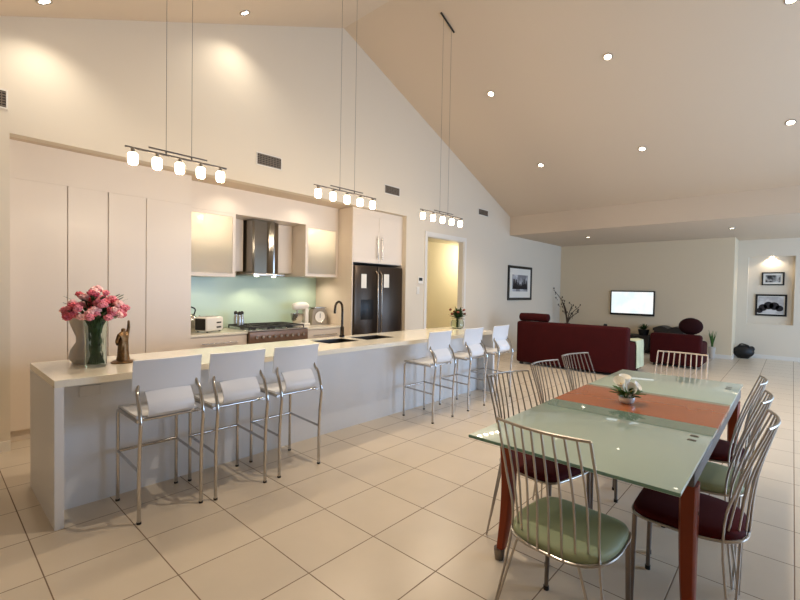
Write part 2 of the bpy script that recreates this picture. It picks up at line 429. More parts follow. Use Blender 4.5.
# wall units
PW_CAB = 4.5
def gcab(label, x0, x1, z0):
    t = thing('wall_cabinet', label, 'cabinet', ((x0+x1)/2, 5.38, z0), 0, 'glass fronted wall cabinets')
    h = (x1-x0)/2; D = YK-5.38-.014; Ht = 2.384-z0
    bd = B().box(-h, h, .02, D, 0, .018).box(-h, h, .02, D, Ht-.018, Ht).box(-h, -h+.018, .02, D, .018, Ht-.018).box(h-.018, h, .02, D, .018, Ht-.018).box(-h+.018, h-.018, D-.012, D, .018, Ht-.018)
    bd.build('body', CAB, t)
    fr = B(); s = .042
    fr.box(-h, -h+s, 0, .02, 0, Ht).box(h-s, h, 0, .02, 0, Ht).box(-h+s, h-s, 0, .02, 0, s).box(-h+s, h-s, 0, .02, Ht-s, Ht)
    f = fr.build('door', CAB, t)
    B().box(-h+s, h-s, .006, .012, s, Ht-s).build('glass_pane', FROST, f)
    B().box(-h+.018, h-.018, .05, D-.015, Ht*.48, Ht*.48+.016).build('shelf', FROST, t)
    light('POINT', 'cabinet_light', ((x0+x1)/2-.05, 5.58, 2.31), PW_CAB, (1, .90, .72), .03)
    return Ht
gcab('white wall cabinet with a lit frosted glass door beside the tall pantry doors', 2.105, 2.745, 1.57)
Hh = gcab('white wall cabinet with a lit frosted glass door beside the fridge', 3.835, 4.452, 1.62)
GG = 'glassware in the lit wall cabinet'
for k, (x, z, hgt) in enumerate(((4.02, 1.638, .20), (4.12, 1.638, .24), (4.28, 1.638, .16), (4.36, 1.638, .18), (4.02, 2.003, .12), (4.16, 2.003, .13))):
    tag(B().lathe([(.03, 0), (.035, hgt*.7), (.03, hgt), (0, hgt)], n=14).build('jar' if k < 4 else 'cup', DSTEEL, loc=(x, 5.60, z)),
        ('blurred dark jar on the lower shelf behind the frosted door beside the fridge' if k < 4 else 'blurred dark cup on the upper shelf behind the frosted door beside the fridge'), 'jar' if k < 4 else 'cup', GG if k < 4 else GG+', upper shelf')
def filler(label, x0, x1):
    t = thing('wall_cabinet', label, 'cabinet', ((x0+x1)/2, 5.72, 1.66), 0, 'shallow wall cabinets flanking the range hood')
    h = (x1-x0)/2
    B().box(-h, h, .02, .214, 0, .724).build('body', CAB, t)
    B().box(-h+.002, h-.002, 0, .02, .003, .722, .002, 1).build('door', CAB, t)
filler('shallow white wall cabinet in the gap left of the range hood', 2.748, 3.032)
filler('shallow white wall cabinet in the gap right of the range hood', 3.535, 3.832)

# fridge tower
t = thing('fridge_housing', 'white housing around the fridge with two tall cupboard doors above', 'cupboard', (4.99, 5.04, 0))
B().box(-.535, -.515, 0, YK-5.05, 0, NZ-.005).build('side_panel', CAB, t)
B().box(.595, .608, 0, YK-5.05, 0, NZ-.005).build('side_panel', CAB, t)
B().box(-.515, .595, .02, YK-5.05, 1.86, NZ-.005).build('body', CAB, t)
for a, b, hx in ((-.513, .038, -.05), (.042, .593, .13)):
    d = B().box(a, b, 0, .02, 1.865, NZ-.1, .002, 1).build('door', CAB, t)
    hx = b-.05 if b < .3 else a+.05
    B().cyl((hx, -.035, 1.93), (hx, -.035, 2.29), .011, n=10).cyl((hx, -.035, 1.97), (hx, 0, 1.97), .007, n=8).cyl((hx, -.035, 2.25), (hx, 0, 2.25), .007, n=8).build('handle', STEEL, d)
B().box(-.515, .595, .005, .02, NZ-.1, NZ-.005).build('filler_panel', CAB, t)
t = thing('fridge', 'dark steel double door fridge with ice dispenser in the white housing', 'fridge', (4.99, 5.0, 0))
B().box(-.505, .585, .07, .85, 0.02, 1.82, .01).build('body', BLACK, t)
B().box(-.50, .58, .1, .8, 0, .02).build('foot_rail', BLACK, t)
d = B().box(-.505, -.02, 0, .068, .05, 1.815, .012).build('door', FRIDGE, t)
B().box(-.38, -.10, -.004, 0.01, .96, 1.28, .006).build('ice_dispenser', BLACK, d)
B().tube([(-.055, -.0, .45), (-.055, -.05, .5), (-.055, -.055, 1.1), (-.055, -.05, 1.68), (-.055, 0, 1.73)], .014, 10).build('handle', FRIDGEH, d)
d = B().box(-.012, .585, 0, .068, .05, 1.815, .012).build('door', FRIDGE, t)
B().tube([(.03, -.0, .45), (.03, -.05, .5), (.03, -.055, 1.1), (.03, -.05, 1.68), (.03, 0, 1.73)], .014, 10).build('handle', FRIDGEH, d)
tag(B().box(-.055, .055, -.002, 0, -.11, .11).build('paper_note', PAPER, loc=(4.67, 5.0, 1.57)), 'white paper note on the left fridge door above the dispenser', 'note')
tag(B().box(-.06, .06, -.002, 0, -.11, .11).build('paper_note', PAPER, loc=(5.18, 5.0, 1.585)), 'white paper note on the right fridge door', 'note')

# ------------------------------------------------------------------ island
IX0, IX1, IY0, IY1, IZ = .515, 5.52, 3.15, 3.98, .878
t = thing('kitchen_island', 'long white kitchen island with cream stone top and waterfall ends', 'island', (3.0, 3.6, 0))
def I(x): return x-3.0
def J(y): return y-3.6
SX = [(2.80, 3.24), (3.34, 3.82)]; SY0, SY1 = 3.50, 3.84
top = B(); z0, z1 = IZ-.042, IZ
top.box(I(IX0), I(SX[0][0]), J(IY0), J(IY1), z0, z1)
top.box(I(SX[1][1]), I(IX1), J(IY0), J(IY1), z0, z1)
top.box(I(SX[0][0]), I(SX[1][1]), J(IY0), J(SY0), z0, z1).box(I(SX[0][0]), I(SX[1][1]), J(SY1), J(IY1), z0, z1).box(I(SX[0][1]), I(SX[1][0]), J(SY0), J(SY1), z0, z1)
top.build('countertop', STONE, t)
B().box(I(IX0), I(IX0)+.045, J(IY0), J(IY1), 0, z0).build('end_panel', BAR, t)
B().box(I(IX1)-.045, I(IX1), J(IY0), J(IY1), 0, z0).build('end_panel', BAR, t)
B().box(I(IX0)+.045, I(IX1)-.045, J(3.40), J(3.42), 0, z0).build('front_panel', BAR, t)
bd = B()
bd.box(I(IX0)+.045, I(2.76), J(3.42), J(3.95), .1, z0).box(I(3.86), I(IX1)-.045, J(3.42), J(3.95), .1, z0).box(I(2.76), I(3.86), J(3.42), J(3.95), .1, .62).box(I(2.76), I(3.86), J(3.90), J(3.95), .62, z0)
bd.build('body', CAB, t)
B().box(I(IX0)+.045, I(IX1)-.045, J(3.42), J(3.9), 0, .1).build('kickboard', BAR, t)
po = B().box(I(.68), I(.80), J(3.392), J(3.40), .71, .78, .003, 1).build('power_outlet', BAR, t)
t = thing('kitchen_sink', 'double bowl dark steel sink set into the island top', 'sink', (3.31, 3.67, .64))
for a, b in SX:
    s = B(); x0, x1, y0, y1 = a-3.31, b-3.31, SY0-3.67, SY1-3.67; q = .004
    s.box(x0, x1, y0, y1, .0, .01).box(x0, x0+q, y0, y1, .01, .232).box(x1-q, x1, y0, y1, .01, .232).box(x0+q, x1-q, y0, y0+q, .01, .232).box(x0+q, x1-q, y1-q, y1, .01, .232)
    o = s.build('basin', DSTEEL, t)
    B().lathe([(0, .011), (.04, .011), (.045, .018)], ((x0+x1)/2, (y0+y1)/2, 0), 20).build('drain', CHROME, o)
t = thing('kitchen_tap', 'dark chrome gooseneck mixer tap at the island sink', 'tap', (3.29, 3.88, IZ))
B().lathe([(.03, 0), (.03, .02), (.022, .03), (.022, .12), (.014, .13)], n=20).build('base', TAPM, t)
B().tube([(0, 0, .10), (0, 0, .25), (0, 0, .32), (-.02, -.01, .385), (-.08, -.03, .415), (-.14, -.05, .385), (-.16, -.06, .32), (-.16, -.06, .285)], .0135, 12, smooth=4).build('spout', TAPM, t)
B().tube([(-.03, -.03, .05), (-.05, -.05, .10), (-.055, -.055, .20)], .008, 10, smooth=3).build('lever', TAPM, t)

# ------------------------------------------------------------------ bar stools
def make_stool(loc, label):
    t = thing('bar_stool', label, 'bar stool', loc, 0, 'white bar stools along the island')
    prof = [(-.178, .985), (-.166, .93), (-.158, .86), (-.156, .79), (-.172, .76), (-.200, .725), (-.218, .69), (-.214, .66), (-.195, .64), (-.15, .634), (-.08, .632), (0, .632), (.10, .634), (.18, .638), (.205, .630), (.212, .618)]
    def half(z, y):
        if z > .775: return .204
        if y < -.18 and z > .64: return .135
        if y < -.14: return .150
        return .182
    G = []
    for y, z in prof:
        hw = half(z, y)
        row = []
        for k in range(11):
            u = -1+2*k/10
            dy = -.022*(1-u*u) if z > .775 else (-.012*(1-u*u) if z > .64 else 0)
            dz = -.012*(1-u*u) if z < .64 else 0
            row.append((u*hw, y+dy+ (.012 if z > .775 else 0), z+dz))
        G.append(row)
    # split so that back, neck and seat change width with clean shoulders
    back, neck, seat = G[:4], G[3:10], G[9:]
    nk = [[(p[0]*.135/max(abs(neck[i][0][0]), 1e-6), p[1], p[2]) for p in row] for i, row in enumerate(neck)]
    st = [[(p[0]*.182/max(abs(seat[i][0][0]), 1e-6), p[1], p[2]) for p in row] for i, row in enumerate(seat)]
    B().grid(back, .012).build('backrest', STOOLW, t)
    B().grid(nk, .012).build('lumbar_panel', STOOLW, t)
    B().grid(st, .016).build('seat', STOOLW, t)
    for s in (-1, 1):
        x = .185*s
        B().tube([(x, .205, 0), (x, .205, .3), (x, .205, .585), (x, .19, .612), (x, .16, .617), (x, -.10, .617), (x, -.185, .614)], .0115, 10).build('leg', CHROME, t)
        B().tube([(x, -.215, 0), (x, -.215, .15), (x, -.215, .34), (x, -.228, .50), (x, -.240, .60), (x, -.236, .635), (x, -.222, .68), (x, -.190, .76), (x*.97, -.164, .79), (x*.92, -.146, .83)], .0115, 10, smooth=3).build('leg', CHROME, t)
        B().cyl((x, -.215, .315), (x, .205, .335), .009, n=10).build('stretcher', CHROME, t)
        for y in (.205, -.215): B().lathe([(.0135, 0), (.0135, .012), (.011, .012)], (x, y, 0), 12).build('foot_cap', DARK, t)
    B().cyl((-.185, .205, .335), (.185, .205, .335), .011, n=10).build('footrest', CHROME, t)
    B().cyl((-.185, -.17, .616), (.185, -.17, .616), .009, n=10).build('seat_bar', CHROME, t)
    return t
SP = [1.06, 1.515, 2.005, 3.90, 4.59, 5.262]
SL_ = ['white chrome-legged bar stool nearest the pink flowers at the island', 'white chrome-legged bar stool, second from the pink flowers', 'white chrome-legged bar stool in front of the sink, third from the pink flowers',
       'white chrome-legged bar stool just past the wide gap, fourth from the pink flowers', 'white chrome-legged bar stool, second from the far end of the island', 'white chrome-legged bar stool at the far end of the island, nearest the maroon sofa']
st0 = None
for x, lb in zip(SP, SL_):
    if st0 is None: st0 = make_stool((x, 3.10, 0), lb)
    else: dup(st0, (x, 3.07, 0), 0, lb)

# ------------------------------------------------------------------ dining table
TX, TY = 3.04, .705
t = thing('dining_table', 'long frosted glass dining table with a cherry wood centre leaf and curved legs', 'dining table', (TX, TY, 0))
hx, hy = 1.27, .435; wx0, wx1 = -.27, .33
for a, b, inner in ((-hx, wx0, 1), (wx1, hx, -1)):
    p = B().box(a, b, -hy, hy, .734, .750, .003, 2).build('glass_panel', TMARGIN if False else TGLASS, t)
    m0, m1 = (b-.17, b) if inner == 1 else (a, a+.06)
    B().box(m0, m1, -hy+.002, hy-.002, .7502, .7512).build('green_margin', TMARGIN, p)  # greener strip of glass beside the wood leaf
    B().box(a-.001 if inner == 1 else b-.003, a+.003 if inner == 1 else b+.001, -hy, hy, .737, .749).build('edge', TEDGE, p)
B().box(wx0, wx1, -hy, hy, .728, .7515, .002, 1).build('wood_leaf', WOOD, t)
B().box(-.975, hx-.16, -hy, -hy+.03, .672, .733, .004, 1).build('side_rail', RAIL, t)
B().box(-hx+.34, hx-.34, hy-.06, hy-.03, .672, .733, .004, 1).build('side_rail', RAIL, t)
B().box(-.95, -.92, -hy+.03, hy-.06, .675, .733, .004, 1).build('end_rail', RAIL, t)
B().box(.92, .95, -hy+.03, hy-.06, .675, .733, .004, 1).build('end_rail', RAIL, t)
for sx in (-1, 1):
    for sy in (-1, 1):
        n = 12; L_ = B(); G = []
        prev = None
        for k in range(n+1):
            u = k/n; z = .672*(1-u)
            
            w_ = .044*(1-u)+.024*u + .006*math.sin(PI*u)
            cy = sy*(hy-.022-.010*math.sin(PI*u)+.018*u); cx = sx*(.925-.03*math.sin(PI*u)+.025*u*u)
            if z < .03: z = .03
            ring = [L_.bm.verts.new((cx+dx*w_, cy+dy*w_*.72, z)) for dx, dy in ((-1, -.7), (-.7, -1), (.7, -1), (1, -.7), (1, .7), (.7, 1), (-.7, 1), (-1, .7))]
            if prev:
                for i in range(8): L_.bm.faces.new((prev[i], prev[(i+1) % 8], ring[(i+1) % 8], ring[i]))
            else: L_.bm.faces.new(ring)
            prev = ring
        L_.bm.faces.new(prev)
        lg = L_.build('leg', LEGW, t)
        B().lathe([(.024, 0), (.030, .06), (.0, .06)], (cx, cy, 0), 12).build('foot_cap', DSTEEL, lg)
        B().cyl((sx*.915, sy*(hy+.000), .55), (sx*.915, sy*(hy+.010), .55), .008, n=12).build('bolt', STEEL, lg)
for x in (-.50, -.58, .97, 1.05):
    B().box(x-.012, x+.012, -hy+.05, -hy+.085, .7505, .7516).build('slot', DSTEEL, t)

# ------------------------------------------------------------------ dining chairs (face +X)
def make_chair(loc, rz, label, seatm, wire=NICKEL):
    t = thing('dining_chair', label, 'dining chair', loc, rz, 'wire-backed dining chairs')
    def outline(sc, n=44):
        pts = []
        for i in range(n):
            a = 2*PI*i/n
            c, q = math.cos(a), math.sin(a)
            ex, ey = (.34, .40) if c > 0 else (.85, .62)
            x = abs(c)**ex*(1 if c > 0 else -1)*(.205 if c > 0 else .215); y = abs(q)**ey*(1 if q > 0 else -1)*.205
            y *= 1-.06*max(x, 0)/.2
            pts.append((x*sc, y*sc))
        return pts
    s = B(); rings = []
    for sc, z in ((.95, .432), (1.0, .440), (1.0, .456), (.975, .466), (.85, .474), (.45, .477)):
        rings.append([s.bm.verts.new((x, y, z)) for x, y in outline(sc)])
    s.bm.faces.new(rings[0][::-1]); s.bm.faces.new(rings[-1])
    for a, b in zip(rings, rings[1:]):
        for i in range(44): s.bm.faces.new((a[i], a[(i+1) % 44], b[(i+1) % 44], b[i]))
    s.build('seat', seatm, t, ang=60)
    B().tube([(x, y, .434) for x, y in outline(1.02, 40)], .006, 8, closed=True).build('seat_rim', wire, t)
    NR = 10; tops = []; bots = []
    for k in range(NR):
        u = -1+2*k/(NR-1)
        th = u*1.12
        b = Vector((-.222*max(math.cos(th), .1)**.9, .190*math.sin(th), .436))
        tp = Vector((-.268-.034*(1-u*u), .187*u, .926))
        if abs(u) > .99: b = Vector((-.140, .182*u, .44))
        mid = b.lerp(tp, .5)+Vector((.020, .006*u, 0))
        tops.append(tp); bots.append(b)
        pts = [b, mid, tp]
        if abs(u) > .99:                                   # the outer rods run down past the seat into the rear legs
            pts = [Vector((-.185, .25*u, .006)), b, mid, tp]
            B().cyl(b, (-.12, .16*u, .436), .0045, n=6).build('bracket', wire, t)
        B().tube(pts, .0052 if abs(u) > .99 else .0046, 6, smooth=5).build('back_rod', wire, t)
    B().tube(tops, .0062, 8, smooth=2).build('top_bar', wire, t)
    for sy in (-1, 1):
        ft = Vector((-.185, .25*sy, .006))
        B().tube([(-.195, .125*sy, .434), ft], .0052, 8).build('leg', wire, t)
        B().tube([(.19, .185*sy, 0.002), (.185, .175*sy, .432)], [.010, .011], 12).build('leg', DSTEEL, t)
        B().cyl((.19, .185*sy, 0), (.19, .185*sy, .02), .013, n=12).build('foot_cap', DARK, t)
    return t
def chair_copy(src, loc, rz, label): return dup(src, loc, rz, label)
cg = make_chair((1.83, .675, 0), -.06, 'wire-backed dining chair with sage green seat at the near head of the table', GREENS)
cm = make_chair((2.376, .33, 0), PI/2+.03, 'maroon-seated wire chair on the open floor side, nearest the near table head', MAROONS)
dup(cg, (2.90, .365, 0), PI/2, 'green-seated wire chair between two maroon ones on the open floor side of the table')
dup(cm, (3.44, .405, 0), PI/2+.03, 'maroon-seated wire chair on the open floor side, third from the near head of the table')
dup(cm, (2.43, 1.06, 0), -PI/2-.24, 'wire-backed dining chair on the island side of the table, nearest the near head')
dup(cg, (3.06, 1.08, 0), -PI/2-.12, 'wire-backed dining chair on the island side of the table, middle of its row of three')
dup(cm, (3.63, 1.08, 0), -PI/2-.22, 'wire-backed dining chair on the island side of the table, nearest the long maroon sofa')
make_chair((4.24, .71, 0), PI, 'pale wire-backed dining chair at the far head of the table, before the armchair', GREENS, WWIRE)

# ------------------------------------------------------------------ lilies on the table
t = thing('flower_bowl', 'pale round bowl on the cherry leaf of the dining table', 'bowl', (2.99, .76, .752))
B().lathe([(.0, 0), (.03, 0), (.042, .010), (.048, .028), (.046, .04), (.041, .04), (.038, .025), (0, .016)], n=28).build('bowl', SILVER, t)
t = thing('lily_arrangement', 'cream calla lilies with green leaves in the pale table bowl', 'flowers', (2.99, .76, .777))
def lily(p, aim, s):
    ax = Vector(aim).normalized(); a = ax.orthogonal().normalized(); b = ax.cross(a)
    G = []; n = 16
    for i in range(7):
        u = i/6; row = []
        for k in range(n+1):
            th = 2*PI*k/n
            r = s*(.10+.58*u**1.8)*(1+.2*u*math.cos(th)); h_ = s*(1.6*u + .4*u*u*math.cos(th))
            row.append(Vector(p)+ax*h_+a*(r*math.cos(th))+b*(r*math.sin(th)))
        G.append(row)
    o = B().grid(G, .0015).build('lily', LILY, t)
    B().tube([Vector(p)+ax*s*.2, Vector(p)+ax*s*1.25], [s*.09, s*.06], 8).build('spadix', YEL, o)
for p, aim, s in (((-.02, .01, .05), (-.35, .3, .9), .048), ((.01, .0, .06), (.15, .2, 1), .050), ((-.012, -.02, .02), (-.55, -.25, .75), .048), ((.02, -.02, .03), (.4, -.5, .8), .044), ((.015, .03, .05), (.35, .4, .95), .044)):
    lily(p, aim, s)
lv = B()
for k in range(30):
    a_ = random.uniform(0, 2*PI); el = random.uniform(.0, 1.2); L0 = random.uniform(.06, .10)
    dx, dy = math.cos(a_), math.sin(a_)
    G = []
    for i in range(5):
        u = i/4; wd = .022*math.sin(PI*(u*.9+.05)); c = Vector((dx*(.02+L0*u*math.cos(el)), dy*(.02+L0*u*math.cos(el)), .01+L0*u*math.sin(el)*(1-.4*u)+.02))
        G.append([c+Vector((-dy, dx, 0))*wd, c+Vector((0, 0, -.003)), c-Vector((-dy, dx, 0))*wd])
    lv.grid(G, .001)
lv.build('leaves', LEAF2, t)
B().tube([(-.01, 0, 0), (-.03, .02, .05)], .004, 6).tube([(.0, 0, 0), (.01, 0, .06)], .004, 6).tube([(0, -.01, 0), (-.01, -.03, .03)], .004, 6).tube([(.01, -.01, 0), (.03, -.02, .04)], .004, 6).tube([(.01, .01, 0), (.02, .04, .06)], .004, 6).build('stems', LEAF2, t)

# ------------------------------------------------------------------ bouquet, vases, bronze on the island
VX, VY = .80, 3.52
tag(B().lathe([(0, 0), (.058, 0), (.064, .01), (.062, .18), (.070, .33), (.067, .33), (.058, .18), (.058, .02), (0, .02)], n=32).build('glass_vase', CLEAR, loc=(VX, VY, IZ)), 'clear glass vase holding the pink carnations at the end of the island', 'vase')
tag(B().lathe([(0, 0), (.085, 0), (.115, .04), (.10, .10), (.07, .15), (.07, .19), (.10, .27), (.118, .33), (.114, .33), (.095, .27), (.064, .19), (.064, .15), (.094, .10), (.108, .05), (.08, .015), (0, .015)], n=36).build('curved_vase', FROSTV, loc=(VX+.005, VY+.235, IZ)), 'milky hourglass-shaped vase behind the carnation vase on the island', 'vase')
t = thing('carnation_bouquet', 'big bunch of pink carnations with dark stems in the clear glass vase', 'flowers', (VX, VY, IZ+.022))
stm = B(); heads = []
for k in range(98):
    a_ = random.uniform(0, 2*PI); rr = math.sqrt(random.random())
    hd = Vector((rr*.18*math.cos(a_), rr*.16*math.sin(a_), .485-.13*rr*rr+random.uniform(-.06, .03)))
    rim = Vector((hd.x*.34, hd.y*.34, .30)); ft = Vector((-hd.x*.22+random.uniform(-.015, .015), -hd.y*.22, 0.004))
    stm.tube([ft, ft.lerp(rim, .5), rim, hd], .0042, 6, smooth=3)
    heads.append(hd)
stm.build('stems', LEAF, t)
ptypes = []
for m in (PINK, PINK2, PINK3):
    b = B(); b.ball((0, 0, 0), .021, (1, 1, .8), 3, .22)
    o = b.build('blossom', m, t, loc=heads[len(ptypes)], smooth=False); ptypes.append(o)
for k, hd in enumerate(heads[3:]):
    o = ptypes[(0, 1, 0, 2, 0, 1, 2)[k % 7]].copy(); COL.objects.link(o); o.parent = t; o.location = hd
    sc = random.uniform(.95, 1.4); o.scale = (sc, sc, sc); o.rotation_euler = (random.uniform(-.5, .5), random.uniform(-.5, .5), random.uniform(0, 6))
lv = B()
for k in range(150):
    a_ = random.uniform(0, 2*PI); low = k < 90
    z = random.uniform(.03, .32) if low else random.uniform(.30, .45)
    rr = random.uniform(.02, .053) if low else random.uniform(.03, .15)
    c0 = Vector((rr*math.cos(a_), rr*math.sin(a_), z)); L0 = random.uniform(.04, .07) if not low else .05
    d = Vector((math.cos(a_), math.sin(a_), .5 if not low else 2.5)).normalized(); sd = Vector((-math.sin(a_), math.cos(a_), 0))
    if low: c0.x *= .8; c0.y *= .8; d = Vector((0, 0, 1)); 
    G = []
    for i in range(4):
        u = i/3; wd = .012*math.sin(PI*(u*.85+.1)); c = c0+d*(L0*u)
        G.append([c+sd*wd, c-sd*wd])
    lv.grid(G, .001)
lv.build('leaves', LEAF, t)

# bronze figure: one skinned body on a base
t = thing('bronze_figurine', 'small bronze figurine with one arm raised, beside the carnations on the island', 'figurine', (.985, 3.60, IZ+.006), .5)
def skin(name, V, E, R, m, parent, sub=2):
    me = bpy.data.meshes.new(name); me.from_pydata(V, E, []); me.materials.append(m)
    o = bpy.data.objects.new(name, me); COL.objects.link(o); o.parent = parent
    sk = o.modifiers.new('Skin', 'SKIN'); sb = o.modifiers.new('Subsurf', 'SUBSURF'); sb.levels = sub; sb.render_levels = sub
    for i, r in enumerate(R):
        me.skin_vertices[0].data[i].radius = r if isinstance(r, tuple) else (r, r)
    me.skin_vertices[0].data[0].use_root = True
    return o
V = [(0, 0, .11), (0, 0, .16), (0, 0, .195), (0, 0, .22), (.0, -.004, .245), (.035, 0, .20), (.048, 0, .245), (.042, -.005, .30), (-.035, 0, .195), (-.045, .01, .15), (-.02, .03, .12), (-.018, 0, .06), (-.022, .005, .012), (.02, 0, .06), (.026, -.005, .012), (-.022, -.02, .008), (.026, -.03, .008)]
Ed = [(0, 1), (1, 2), (2, 3), (3, 4), (2, 5), (5, 6), (6, 7), (2, 8), (8, 9), (9, 10), (0, 11), (11, 12), (0, 13), (13, 14), (12, 15), (14, 16)]
R = [(.038, .03), (.032, .026), (.036, .024), .011, .022, .014, .011, .008, .014, .011, .009, (.022, .024), .014, (.022, .024), .014, .009, .009]
skin('body', V, Ed, R, BRONZE, t)
B().lathe([(.046, .004), (.038, .05), (.034, .10), (.026, .14), (0, .14)], n=18).build('robe', BRONZE, t)
B().lathe([(0, -.006), (.075, -.006), (.078, .002), (.06, .012), (0, .013)], n=28).build('base', BRONZE, t)

# small potted plant at the far end of the island
t = thing('glass_pot', 'small clear glass bowl at the far end of the island', 'bowl', (5.40, 3.72, IZ))
B().lathe([(0, 0), (.07, 0), (.10, .04), (.095, .10), (.08, .13), (.077, .13), (.09, .10), (.094, .04), (.066, .006), (0, .006)], n=28).build('bowl', CLEAR, t)
t = thing('rust_flowers', 'dark bunch of rust red and green flowers in the glass bowl', 'flowers', (5.40, 3.72, IZ+.02))
lv = B()
for k in range(110):
    a_ = random.uniform(0, 2*PI); el = random.uniform(-.2, 1.4)
    d = Vector((math.cos(a_)*math.cos(el), math.sin(a_)*math.cos(el), math.sin(el))); sd = Vector((-math.sin(a_), math.cos(a_), 0))
    c0 = Vector((0, 0, .14)); L0 = random.uniform(.09, .19); G = []
    for i in range(4):
        u = i/3; wd = .016*math.sin(PI*(u*.85+.1)); c = c0+d*(L0*u); G.append([c+sd*wd, c-sd*wd])
    lv.grid(G, .001)
lv.build('leaves', LEAF, t)
B().cyl((0, 0, 0), (0, 0, .14), .018, n=8).build('stems', LEAF, t)
for k in range(7):
    a_ = k*.9+.2; B().ball((.11*math.cos(a_), .11*math.sin(a_), .20+.03*(k % 3)), .022, (1, 1, .8), 2, .2).build('blossom', RUST, t, smooth=False)

# ------------------------------------------------------------------ small things on the back bench
t = thing('toaster', 'white four-slot toaster with dark side on the back bench', 'toaster', (2.47, 5.52, ZBN), .42)
B().box(-.155, .155, -.10, .10, .012, .195, .03, 3).build('body', SHELFW, t)
B().box(-.160, -.154, -.085, .075, .03, .175, .004, 1).build('side_plate', BLACK, t)
for y in (-.05, .04): B().box(-.11, .11, y-.012, y+.012, .190, .1965).build('slot', BLACK, t)
B().box(.02, .10, -.106, -.099, .11, .128, .002, 1).build('lever', BLACK, t)
B().box(.02, .10, -.106, -.099, .05, .07, .002, 1).build('crumb_tray', BLACK, t)
for x in (-.11, .11):
    for y in (-.07, .07): B().lathe([(.012, 0), (.012, .014)], (x, y, 0), 8).build('foot', BLACK, t)
t = thing('kettle', 'round steel kettle behind the toaster beside the pantry', 'kettle', (2.31, 5.74, ZBN))
B().lathe([(0, 0), (.09, 0), (.10, .03), (.10, .12), (.085, .19), (.05, .22), (0, .225)], n=28).build('body', STEEL, t)
B().tube([(-.06, 0, .20), (-.075, 0, .28), (0, 0, .31), (.075, 0, .28), (.06, 0, .20)], .009, 8, smooth=4).build('handle', BLACK, t)
B().cyl((.08, 0, .13), (.14, 0, .19), .02, .012, 12).build('spout', STEEL, t)
B().ball((0, 0, .235), .014).build('lid_knob', BLACK, t)
GB = 'pots of utensils beside the hob'
bot = None
for k, (x, y, lb) in enumerate(((2.93, 5.62, 'left steel spice shaker of the cluster on the hob'), (3.0, 5.68, 'middle steel spice shaker of the cluster on the hob'), (2.95, 5.76, 'rear steel spice shaker of the cluster on the hob'))):
    if bot is None:
        bot = thing('spice_shaker', lb, 'shaker', (x, y, ZBN+.0565), 0, 'spice shakers on the hob')
        B().lathe([(0, 0), (.027, 0), (.027, .10), (.02, .125), (.02, .14)], n=16).build('body', STEEL, bot)
        B().lathe([(.024, .14), (.024, .17), (.012, .185), (0, .187)], n=16).build('lid', DARK, bot)
    else: dup(bot, (x, y, ZBN+.0565), 0, lb)
t = thing('stand_mixer', 'white stand mixer with steel bowl on the bench right of the cooker', 'mixer', (3.97, 5.70, ZBN))
B().box(-.10, .14, -.09, .09, 0, .035, .015, 3).build('base', SHELFW, t)
B().box(.07, .14, -.05, .05, .03, .26, .02, 3).build('column', SHELFW, t)
B().tube([(-.13, 0, .285), (-.10, 0, .29), (0, 0, .30), (.10, 0, .30), (.15, 0, .29)], [.035, .055, .062, .058, .035], 16, smooth=3).build('motor_head', SHELFW, t)
B().lathe([(0, .036), (.06, .036), (.09, .09), (.10, .18), (.096, .18), (.086, .09), (.055, .044), (0, .044)], (-.05, 0, 0), 28).build('bowl', STEEL, t)
B().cyl((-.05, 0, .10), (-.05, 0, .25), .012, n=10).build('beater', STEEL, t)
t = thing('kitchen_scale', 'retro kitchen scale with a round dial beside the stand mixer', 'scale', (4.285, 5.66, ZBN), -.15)
B().prism([(-.14, 0), (.14, 0), (.12, .22), (.085, .265), (-.085, .265), (-.12, .22)], 'y', -.07, .07).build('body', SCALE, t)
f = B().tube([(0, -.068, .125), (0, -.08, .125)], .088, 32).build('dial', SHELFW, t)
B().tube([(.092*math.cos(a*PI/18), -.075, .125+.092*math.sin(a*PI/18)) for a in range(36)], .008, 8, closed=True).build('dial_rim', CHROME, t)
B().box(-.004, .004, -.083, -.080, .105, .18).build('pointer', DARK, f)
B().box(-.11, .11, -.09, .09, .265, .28, .005, 1).build('tray', STEEL, t)

